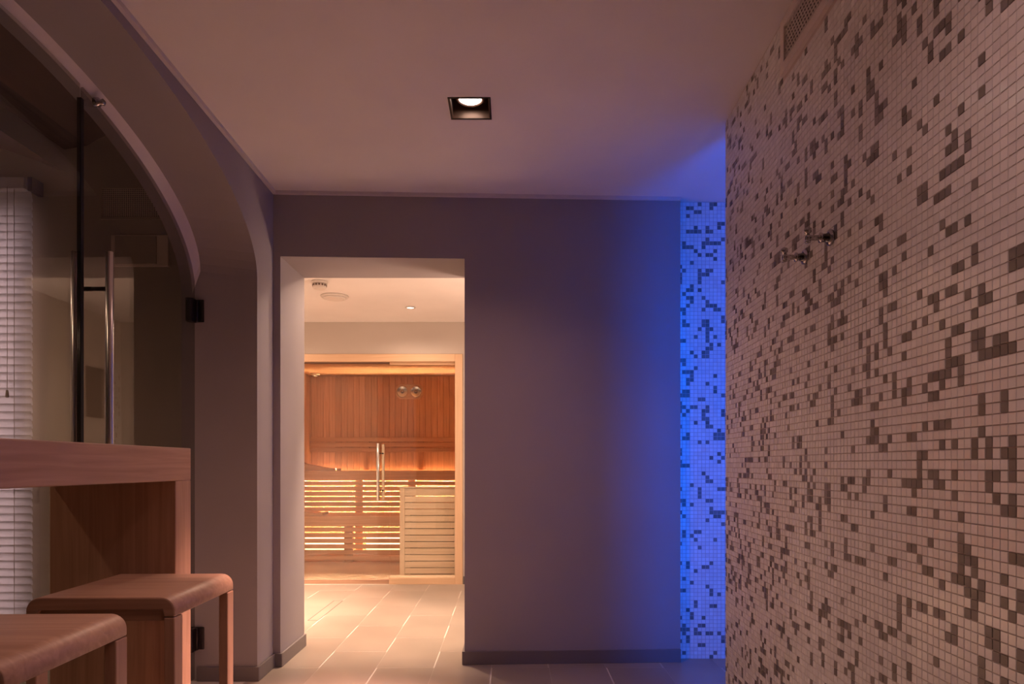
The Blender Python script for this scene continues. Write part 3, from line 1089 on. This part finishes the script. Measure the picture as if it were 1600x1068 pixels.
while IY0 + k * .09 + .09 < IY1:
    a = IY0 - .01 + k * .09
    if sp is None:
        sp = mk('plank', MB().box(IX0, IX1, a, a + .0875, CS, CS + .012), M['hem_x'], sc_, 0.002)
    else:
        again(sp, ((IX0 + IX1) / 2, a + .04375, CS + .006), sc_)
    k += 1
struct(mk('floor_sauna', MB().box(-2.55, -0.35, SY + .02, IY1, -.004, 0.004), paint('sauna_floor_tile', (0.64, 0.45, 0.31), 0.5, 0.05, 60, 0.08)))

# timber front with fixed pane and glass door
sf = struct(root('window_3', (-1.44, SY, 0)))
f0, f1 = SY - .014, SY + .09
mk('frame_post', MB().box(SXR - .0655, SXR, f0, f1, 0, SZ), M['frame_z'], sf, 0.003)
mk('frame_post', MB().box(SXL, SXL + .0655, f0, f1, 0, SZ), M['frame_z'], sf, 0.003)
mk('frame_head', MB().box(SXL + .0655, SXR - .0655, f0, f1, 1.905, SZ), M['frame_x'], sf, 0.003)
GXD = -1.052
mk('glazing_bead', MB().box(GXD, SXR - .0655, SY + .018, SY + .06, 1.882, 1.905), M['frame_x'], sf, 0.002)
mk('frame_sill', MB().box(GXD, SXR - .0655, f0, f1, 0, 0.058), M['frame_x'], sf, 0.003)
mk('glazing_bead', MB().box(GXD, SXR - .0655, SY - .006, SY + .07, 0.058, 0.066), M['pale_x'], sf, 0.001)
mk('pane', MB().box(GXD + .002, SXR - .0655, SY + .034, SY + .042, 0.060, 1.89), M['glass_clear'], sf)
d3 = struct(root('door_2', (-1.5, SY, 0)))
mk('pane', MB().box(-1.90, GXD - .003, SY + .034, SY + .042, 0.045, 1.893), M['glass_clear'], d3)
mk('threshold', MB().box(SXL + .0655, GXD, SY + .01, SY + .08, 0, 0.036), M['oak_x'], d3, 0.002)
mk('gap_shade_strip', MB().box(SXL + .0655, GXD, SY + .028, SY + .05, 1.893, 1.905), M['sign'], d3)  # dark strip standing for the shaded gap above the door leaf
hx = -1.145
h = mk('handle', MB().rod((hx, SY - .02, 0.715), (hx, SY - .02, 1.205), 0.0145, 18), M['steel'], d3)
for zz in (0.80, 1.12):
    mk('standoff', MB().rod((hx, SY - .02, zz), (hx + .012, SY + .034, zz), 0.007, 10), M['bronze'], h)
h2 = mk('handle', MB().box(hx + .014, hx + .036, SY + .075, SY + .10, 0.715, 1.20), M['pale_z'], d3, 0.004)
h2['label'] = 'wooden handle bar on the inside of the sauna door'
for zz in (0.80, 1.12):
    mk('standoff', MB().rod((hx + .025, SY + .042, zz), (hx + .025, SY + .08, zz), 0.007, 10), M['bronze'], h2)
w4 = struct(root('window_4', (-2.1, SY, 0)))
mk('pane', MB().box(SXL + .0655, -1.904, SY + .034, SY + .042, 0.045, 1.893), M['glass_clear'], w4)


# benches: fascia, top boards, lit slatted skirt, posts
def bench(yf, yr, ztop, zbot, slats, pitch, sh, posts, label, zk=0):
    bn = tag(root('sauna_bench', ((IX0 + IX1) / 2, yf, zbot)), label, 'bench', 'slatted benches in the sauna')
    mk('fascia', MB().box(IX0 + .002, IX1 - .002, yf, yf + .028, ztop - .107, ztop), M['hem_x'], bn, 0.003)
    nb = 5
    w = (yr - yf - .03) / nb
    for k in range(nb):
        a = yf + .030 + k * w
        mk('board', MB().box(IX0 + .004, IX1 - .004, a, a + w - .008, ztop - .028, ztop - .001), M['hem_x'], bn, 0.003)
    for k in range(slats):
        zc = ztop - .107 - pitch * (k + 0.5) - .004
        mk('slat', MB().box(IX0 + .004, IX1 - .004, yf + .012, yf + .028, zc - sh / 2, zc + sh / 2), M['hem_x'], bn, 0.002)
    for x in posts:
        mk('post', MB().box(x - .043, x + .043, yf + .029, yf + .072, zbot, ztop - .03), M['hem_z'], bn, 0.002)
    if zk:
        mk('light_baffle', MB().box(IX0 + .004, IX1 - .004, yf + .080, yf + .095, zbot + .004, zk), M['hem_x'], bn, 0.002)  # added board that keeps the strip light off the floor
    return bn


POSTS = [-2.355, -1.708, -1.117, -0.52]
bench(7.60, 8.09, 0.958, 0.0, 7, 0.0580, 0.0455, POSTS, 'upper sauna bench along the plank wall, slats glowing below it')
bench(7.10, 7.598, 0.490, 0.0, 6, 0.0590, 0.0440, [x - .002 for x in POSTS], 'lower sauna bench in front of the taller one, bright light between its slats', 0.085)

# LED strips under and behind the benches
def led(x0, x1, y, z, w, h, label, mat='led'):
    o = tag(root('led_strip', ((x0 + x1) / 2, y, z)), label, 'light', 'warm light strips in the sauna')
    mk('channel', MB().box(x0, x1, y + w / 2, y + w / 2 + .004, z - h / 2, z + h / 2), M['steel'], o)
    mk('diffuser', MB().box(x0, x1, y - w / 2, y + w / 2, z - h / 2, z + h / 2), M[mat], o)
    return o


led(-2.27, -1.80, 7.50, 0.16, .02, .13, 'warm light strip behind the lower bench slats, left of the first post', 'led_floor')
led(-1.60, -0.56, 7.50, 0.16, .02, .13, 'warm light strip behind the lower bench slats, right of the first post', 'led_floor')
led(-2.30, -0.52, 7.72, 0.905, .02, .016, 'warm light strip tucked under the upper bench top')
led(-2.36, -0.50, 8.14, 0.895, .014, .014, 'warm light strip behind the back edge of the upper bench', 'led_low')

# backrest
br = tag(root('backrest', ((IX0 + IX1) / 2, 8.13, 1.17)), 'three-slat wooden backrest on the sauna back wall above the upper bench', 'backrest')
for k in range(3):
    a = 1.175 + k * 0.062
    mk('slat', MB().box(IX0 + .01, IX1 - .004, 8.105, 8.127, a, a + .050), M['hem_x'], br, 0.003)
for x in (-1.73, -1.09):
    mk('batten', MB().box(x - .03, x + .03, 8.128, 8.185, 0.96, 1.35), M['hem_z'], br, 0.002)


# headrests
def headrest(x0, y0, z0, L, label):
    hr = tag(root('headrest', (x0 + L / 2, y0, z0)), label, 'headrest', 'wooden headrests on the sauna benches')
    for k in range(5):
        a = y0 + k * 0.052
        mk('slat', MB().prism([(x0, a, z0 + .001), (x0 + L, a, z0 + .001), (x0 + L, a, z0 + .018), (x0 + L * .55, a, z0 + .045), (x0, a, z0 + .088)], (0, .044, 0)), M['hem_x'], hr, 0.002)
    mk('crossbar', MB().box(x0 + L - .005, x0 + L + .05, y0, y0 + .25, z0 + .001, z0 + .026), M['hem_x'], hr, 0.002)


headrest(-2.40, 7.70, 0.958, 0.36, 'sloping wooden headrest on the upper sauna bench by the left wall')
headrest(-2.40, 7.16, 0.490, 0.36, 'sloping wooden headrest on the lower sauna bench by the left wall')

# thermometer and hygrometer board
tx0, tx1, tz0, tz1 = -1.386, -1.064, 1.811, 1.985
ch = 0.042
ty = IY1 - .014
tg = tag(root('gauge_board', ((tx0 + tx1) / 2, ty, tz0)), 'octagonal wooden board with two round gauges on the sauna back wall', 'gauge')
oc = [(tx0 + ch, ty, tz0), (tx1 - ch, ty, tz0), (tx1, ty, tz0 + ch), (tx1, ty, tz1 - ch), (tx1 - ch, ty, tz1), (tx0 + ch, ty, tz1), (tx0, ty, tz1 - ch), (tx0, ty, tz0 + ch)]
mk('board', MB().prism(oc, (0, -.025, 0)), M['frame_x'], tg, 0.004)
for x in (-1.310, -1.147):
    g_ = mk('gauge', MB().lathe([(0.066, 0), (0.068, .008), (0.064, .016), (0.058, .014), (0.03, .010)], (x, ty - .025, 1.898), (0, -1, 0), 28), M['steel'], tg)
    mk('dial', MB().lathe([(0.020, .010), (0.018, .018), (0.006, .020)], (x, ty - .025, 1.898), (0, -1, 0), 18), M['chrome'], g_)
    mk('needle', MB().hexa([(x - .002, ty - .047, 1.885), (x + .002, ty - .047, 1.885), (x + .002, ty - .044, 1.885), (x - .002, ty - .044, 1.885), (x + .028, ty - .047, 1.935), (x + .031, ty - .047, 1.935), (x + .031, ty - .044, 1.935), (x + .028, ty - .044, 1.935)]), M['sign'], g_)

# small round sensor under the sauna ceiling
sn = tag(root('sensor', (-2.28, 7.92, CS)), 'small round wooden-rimmed sensor under the sauna ceiling in the left corner', 'sensor')
mk('rim', MB().lathe([(0.055, 0), (0.055, -.012), (0.044, -.020)], (-2.28, 7.92, CS), (0, 0, 1), 20), M['pale_x'], sn)
mk('dome', MB().lathe([(0.038, -.020), (0.030, -.032), (0.012, -.038)], (-2.28, 7.92, CS), (0, 0, 1), 20), M['plastic'], sn)

# heater guard
qx0, qx1, qy0, qy1, qz = -1.0, -0.468, 6.08, 6.60, 0.815
hg = tag(root('heater_guard', ((qx0 + qx1) / 2, (qy0 + qy1) / 2, 0)), 'pale slatted wooden guard box round the sauna heater behind the fixed pane', 'heater guard')
for x in (qx0, qx1 - .045):
    for y in (qy0, qy1 - .045):
        mk('post', MB().box(x, x + .045, y, y + .045, 0.004, qz), M['pale_z'], hg, 0.003)
for k in range(14):
    a = 0.743 + .004 - .058 * k
    b = a + .0525 if k else qz - .004
    mk('slat', MB().box(qx0 + .045, qx1 - .001, qy0 + .004, qy0 + .022, max(a, .006), b), M['pale_x'], hg, 0.002)
    mk('side_slat', MB().box(qx0 + .004, qx0 + .022, qy0 + .045, qy1 - .045, max(a, .006), b), M['pale_x'], hg, 0.002)
mk('top_rail', MB().box(qx0 - .004, qx1, qy0 - .004, qy0 + .05, qz, qz + .012), M['pale_x'], hg, 0.002)
sh_ = tag(root('sauna_heater', (-0.74, 6.34, 0)), 'guessed dark sauna heater cabinet, unseen inside the slatted wooden guard, keeping its gaps dark', 'heater')
mk('cabinet', MB().box(-0.92, -0.54, 6.16, 6.52, 0.03, 0.60), M['dark'], sh_, 0.01)  # unseen, guessed body that keeps the slat gaps dark
mk('leg', MB().box(-0.90, -0.86, 6.18, 6.50, 0.004, 0.03), M['dark'], sh_)
mk('leg', MB().box(-0.60, -0.56, 6.18, 6.50, 0.004, 0.03), M['dark'], sh_)
